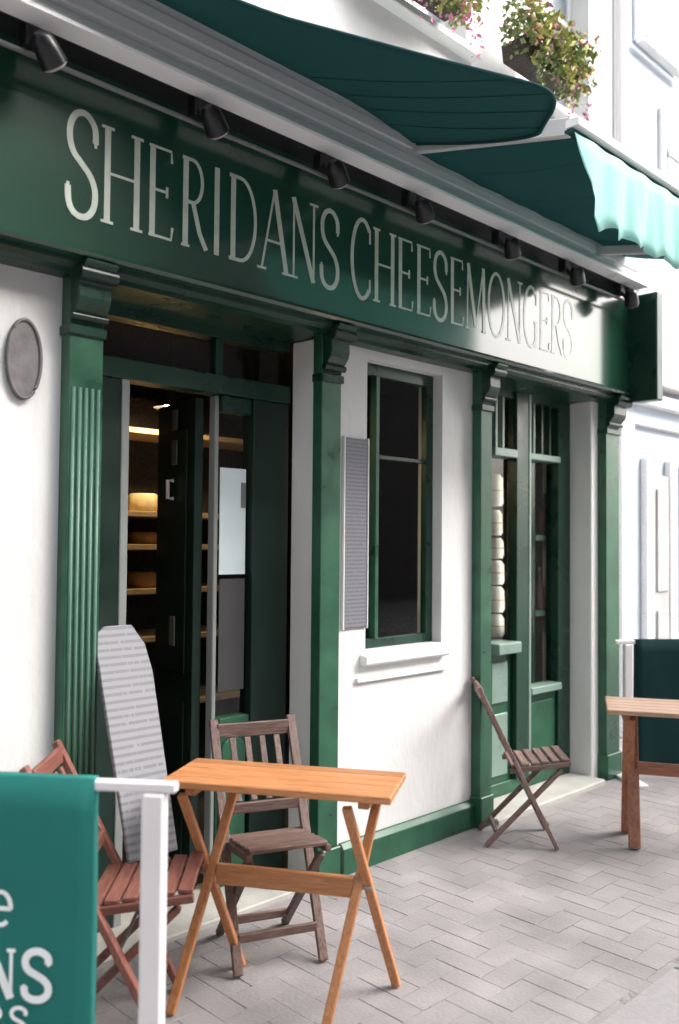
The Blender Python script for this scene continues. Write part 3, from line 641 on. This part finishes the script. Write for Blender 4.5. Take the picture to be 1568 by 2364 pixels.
# ------------------------------------------------------------------ furniture
def folding_chair(mt, loc, facing, label, name='folding_chair'):
    r = empty(name, loc, math.atan2(facing[1], facing[0])); tag(r, label, 'chair', 'wooden folding chairs outside the shop')
    for s_ in (-1, 1):
        MB().bar((-.26, s_ * .170, .825), (.165, s_ * .170, .006), .022, .036, (0, 1, 0)).build('leg', mt, r, .003)
        MB().bar((.195, s_ * .142, .405), (-.215, s_ * .142, .006), .022, .034, (0, 1, 0)).build('leg', mt, r, .003)
        MB().bar((-.085, s_ * .156, .394), (.240, s_ * .156, .438), .022, .024).build('seat_rail', mt, r, .002)
    for k in range(6):
        x = -.078 + .054 * k; zt = .4095 + .0075 * k; MB().box(x, x + .044, -.155, .155, zt, zt + .016).build('seat_slat', mt, r, .003)
    def bx(z): return -.26 + (.825 - z) / .819 * .425
    for z_, h in ((.785, .055), (.515, .04)):
        MB().bar((bx(z_), -.158, z_), (bx(z_), .158, z_), .018, h).build('back_rail', mt, r, .003)
    for k in range(4):
        y = -.096 + .064 * k; MB().bar((bx(.536), y, .536), (bx(.757), y, .757), .026, .010, (1, 0, 0)).build('back_slat', mt, r, .002)
    MB().bar((-.155, -.130, .07), (-.155, .130, .07), .018, .03).build('stretcher', mt, r, .002)
    MB().bar((.115, -.158, .115), (.115, .158, .115), .018, .03).build('stretcher', mt, r, .002)
    MB().tube([(.0175, -.176, .265), (.0175, .176, .265)], .006, 8).build('pivot_rod', 'brass', r)
    return r
c1_ = folding_chair('wood_brown', (2.10, -.35, .002), (-.38, -.925), 'weathered brown folding chair between the doorway and the honey wood table')
c1_.scale = (.92, .92, .97)
folding_chair('wood_red', (1.47, -.385, .002), (.743, -.669), 'red brown folding chair half hidden behind the teal banner')
c3 = folding_chair('wood_grey', (3.80, -.305, .002), (.68, -.73), 'brown folding chair seen side on in front of the display window')
c3.scale = (.90, .90, .95)

def folding_table(mt, loc, axis, label, TL=.76, TW=.40, top=None, lw=.022, splay=(.36, .93), fs=.19):
    r = empty('folding_table', loc, math.atan2(axis[1], axis[0])); tag(r, label, 'table', 'wooden folding tables outside the shop')
    n = 5; w = TW / n
    for k in range(n):
        y = -TW / 2 + w * k; MB().box(-TL / 2, TL / 2, y + .0012, y + w - .0012, .700, .724).build('plank', top or mt, r, .003)
    for x in (-TL / 2 + .09, TL / 2 - .09): MB().box(x - .018, x + .018, -TW / 2 + .03, TW / 2 - .03, .672, .6995).build('batten', mt, r, .003)
    wx, wy = splay
    for s_ in (-1, 1):
        for q, off in ((1, .012), (-1, -.012)):        # the two crossing legs of each end
            cx = s_ * .262 + off * s_
            MB().bar((cx - q * .12 * wx, -q * .12 * wy, .672), (cx + q * fs * wx, q * fs * wy, .006), lw, lw * 1.35, (1, 0, 0)).build('leg', mt, r, .003)
    MB().box(-.235, .235, -.012, .012, .355, .42).build('stretcher_board', mt, r, .003)
    for s_ in (-1, 1): MB().tube([(s_ * .232, 0, .388), (s_ * .292, 0, .388)], .007, 8).build('pivot_bolt', 'brass', r)
    return r
folding_table('wood_table', (1.915, -.645, .002), (.53, -.848), 'honey coloured wooden folding table in front of the doorway', .75, .30)
ft2 = folding_table('wood_dark', (4.315, -.925, .002), (.50, -.866), 'reddish wooden folding table at the right edge by the dark barrier', .76, .40, 'wood_pale', .042, (0, 1), .13)
ft2.scale = (1, 1, .945)

# ------------------------------------------------------------------ windbreak barriers
def barrier(A, d, length, panel_u0, panel_mat, label, over, H=.92, zbot=.10, post_u=.055):
    A = Vector(A); d = Vector((d[0], d[1], 0)).normalized()
    r = empty('windbreak_barrier', (A.x, A.y, 0), math.atan2(d.y, d.x)); tag(r, label, 'barrier', 'canvas windbreak barriers')
    MB().box(-over, length, -.014, .014, H - .026, H).build('top_rail', 'post', r, .005)
    for u in (post_u, length - .05):
        MB().box(u - .0285, u + .0285, -.020, .020, .02, H - .0262).build('post', 'post', r, .007)
        MB().box(u - .05, u + .05, -.18, .18, .0, .02).build('foot', 'post', r, .004)
    MB().box(panel_u0 - .02, length - .1, -.012, .012, zbot - .03, zbot - .004).build('bottom_rail', 'post', r, .004)
    mb = MB(); vs = []; nu, nv = 24, 10; H_ = H; H = H_ + .008
    for j in range(nv + 1):
        for i in range(nu + 1):
            u = panel_u0 + (length - .12 - panel_u0) * i / nu; v = zbot + (H - .004 - zbot) * j / nv
            vs.append((u, .0175 + .002 * math.sin(u * 23 + v * 9), v))
    mb.add(vs, [(j * (nu + 1) + i, j * (nu + 1) + i + 1, (j + 1) * (nu + 1) + i + 1, (j + 1) * (nu + 1) + i) for j in range(nv) for i in range(nu)], True)
    p = mb.build('banner', panel_mat, r); sd = p.modifiers.new('thick', 'SOLIDIFY'); sd.thickness = .035; sd.offset = -1
    return r, p
# near barrier runs from its right end up and to the left; seen from the street side
b1, p1 = barrier((1.212, -1.053, 0), (-.639, .769), 1.35, .20, 'banner', 'teal canvas windbreak banner with white lettering on a white post', .0)
def btext(text, u_right, w, z, h, k, gap):
    u = u_right
    for ch in reversed(text):
        ww = w * (1.25 if ch == 'M' else .5 if ch == 'I' else 1)
        u += ww
        uu = u
        glyph(ch, ww, h, lambda a, b, dd: (uu - a, .0200 + dd * .3, z + b), k).build('letter', 'print', p1)
        u += gap
for o_ in [p1]:
    o_.rotation_euler = (0, 0, 0)
btext('SHERIDANS', .294, .076, .398, .114, 2.6, .014)
btext('CHEESEMONGERS', .352, .046, .315, .062, 2.6, .010)
btext('e', .392, .066, .570, .115, 1.0, .01)
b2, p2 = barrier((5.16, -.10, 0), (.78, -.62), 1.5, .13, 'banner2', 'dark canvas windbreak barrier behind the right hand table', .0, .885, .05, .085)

# ------------------------------------------------------------------ window boxes and plants
def leaf_cloud(mb, n, cx, cy, cz, rx, ry, rz, s, rnd):
    for _ in range(n):
        while True:
            p = Vector((rnd.uniform(-1, 1), rnd.uniform(-1, 1), rnd.uniform(-1, 1)))
            if p.length < 1: break
        c = Vector((cx + p.x * rx, cy + p.y * ry, cz + p.z * rz)); a = Vector((rnd.gauss(0, 1), rnd.gauss(0, 1), rnd.gauss(0, 1))).normalized()
        b = a.orthogonal().normalized(); q = a.cross(b); l = s * rnd.uniform(.6, 1.3)
        mb.add([c - b * l, c + q * l * .5 + a * l * .15, c + b * l, c - q * l * .5 + a * l * .15], [(0, 1, 2, 3)])
def window_box(x0, x1, z, label, seed, trail):
    rnd = random.Random(seed); r = empty('window_box', ((x0 + x1) / 2, -.16, z)); tag(r, label, 'window box', 'planted boxes under the upper windows'); h = (x1 - x0) / 2
    MB().prism([(-.06, 0.02), (.07, 0.02), (.085, .13), (-.075, .13)], lambda u, v, k: (-h + 2 * h * k, u, v)).build('planter', 'terracotta', r, .006)
    MB().box(-h - .01, h + .01, -.082, -.0755, .105, .132).build('planter_rim', 'terracotta', r, .002)
    fa = MB(); fb = MB(); fp = MB(); fq = MB()
    k = int((x1 - x0) / .09)
    for i in range(k + 1):
        x = -h + 2 * h * i / k; t = rnd.uniform(.75, 1.35)
        leaf_cloud(fa if i % 2 else fb, 170, x, rnd.uniform(-.09, -.02), .13 + .05 * t, .10, .12, .16 * t, .026, rnd)
        if rnd.random() < trail: leaf_cloud(fb if i % 2 else fa, 80, x + rnd.uniform(-.04, .04), -.115, .02, .06, .03, .17, .02, rnd)
        leaf_cloud(fp if rnd.random() < .4 else fq, 44, x, -.08, .19, .10, .13, .17 * t, .020, rnd)
        if rnd.random() < trail: leaf_cloud(fp, 16, x, -.12, -.06, .05, .03, .16, .018, rnd)
    leaf_cloud(fa, 70, h + .10, -.02, .12, .10, .09, .12, .02, rnd); leaf_cloud(fp, 7, h + .1, -.05, -.08, .08, .04, .1, .02, rnd)
    fa.build('foliage', 'leaf', r, recalc=False); fb.build('foliage', 'leaf2', r, recalc=False); fp.build('blossoms', 'pink', r, recalc=False); fq.build('blossoms', 'peach', r, recalc=False)
    return r
window_box(2.92, 3.42, 4.11, 'window box trailing pale green leaves and pink blossom above the dark awning', 3, .9)
window_box(3.93, 4.50, 4.10, 'dark window box of yellow and peach flowers above the awning corner', 5, .35)
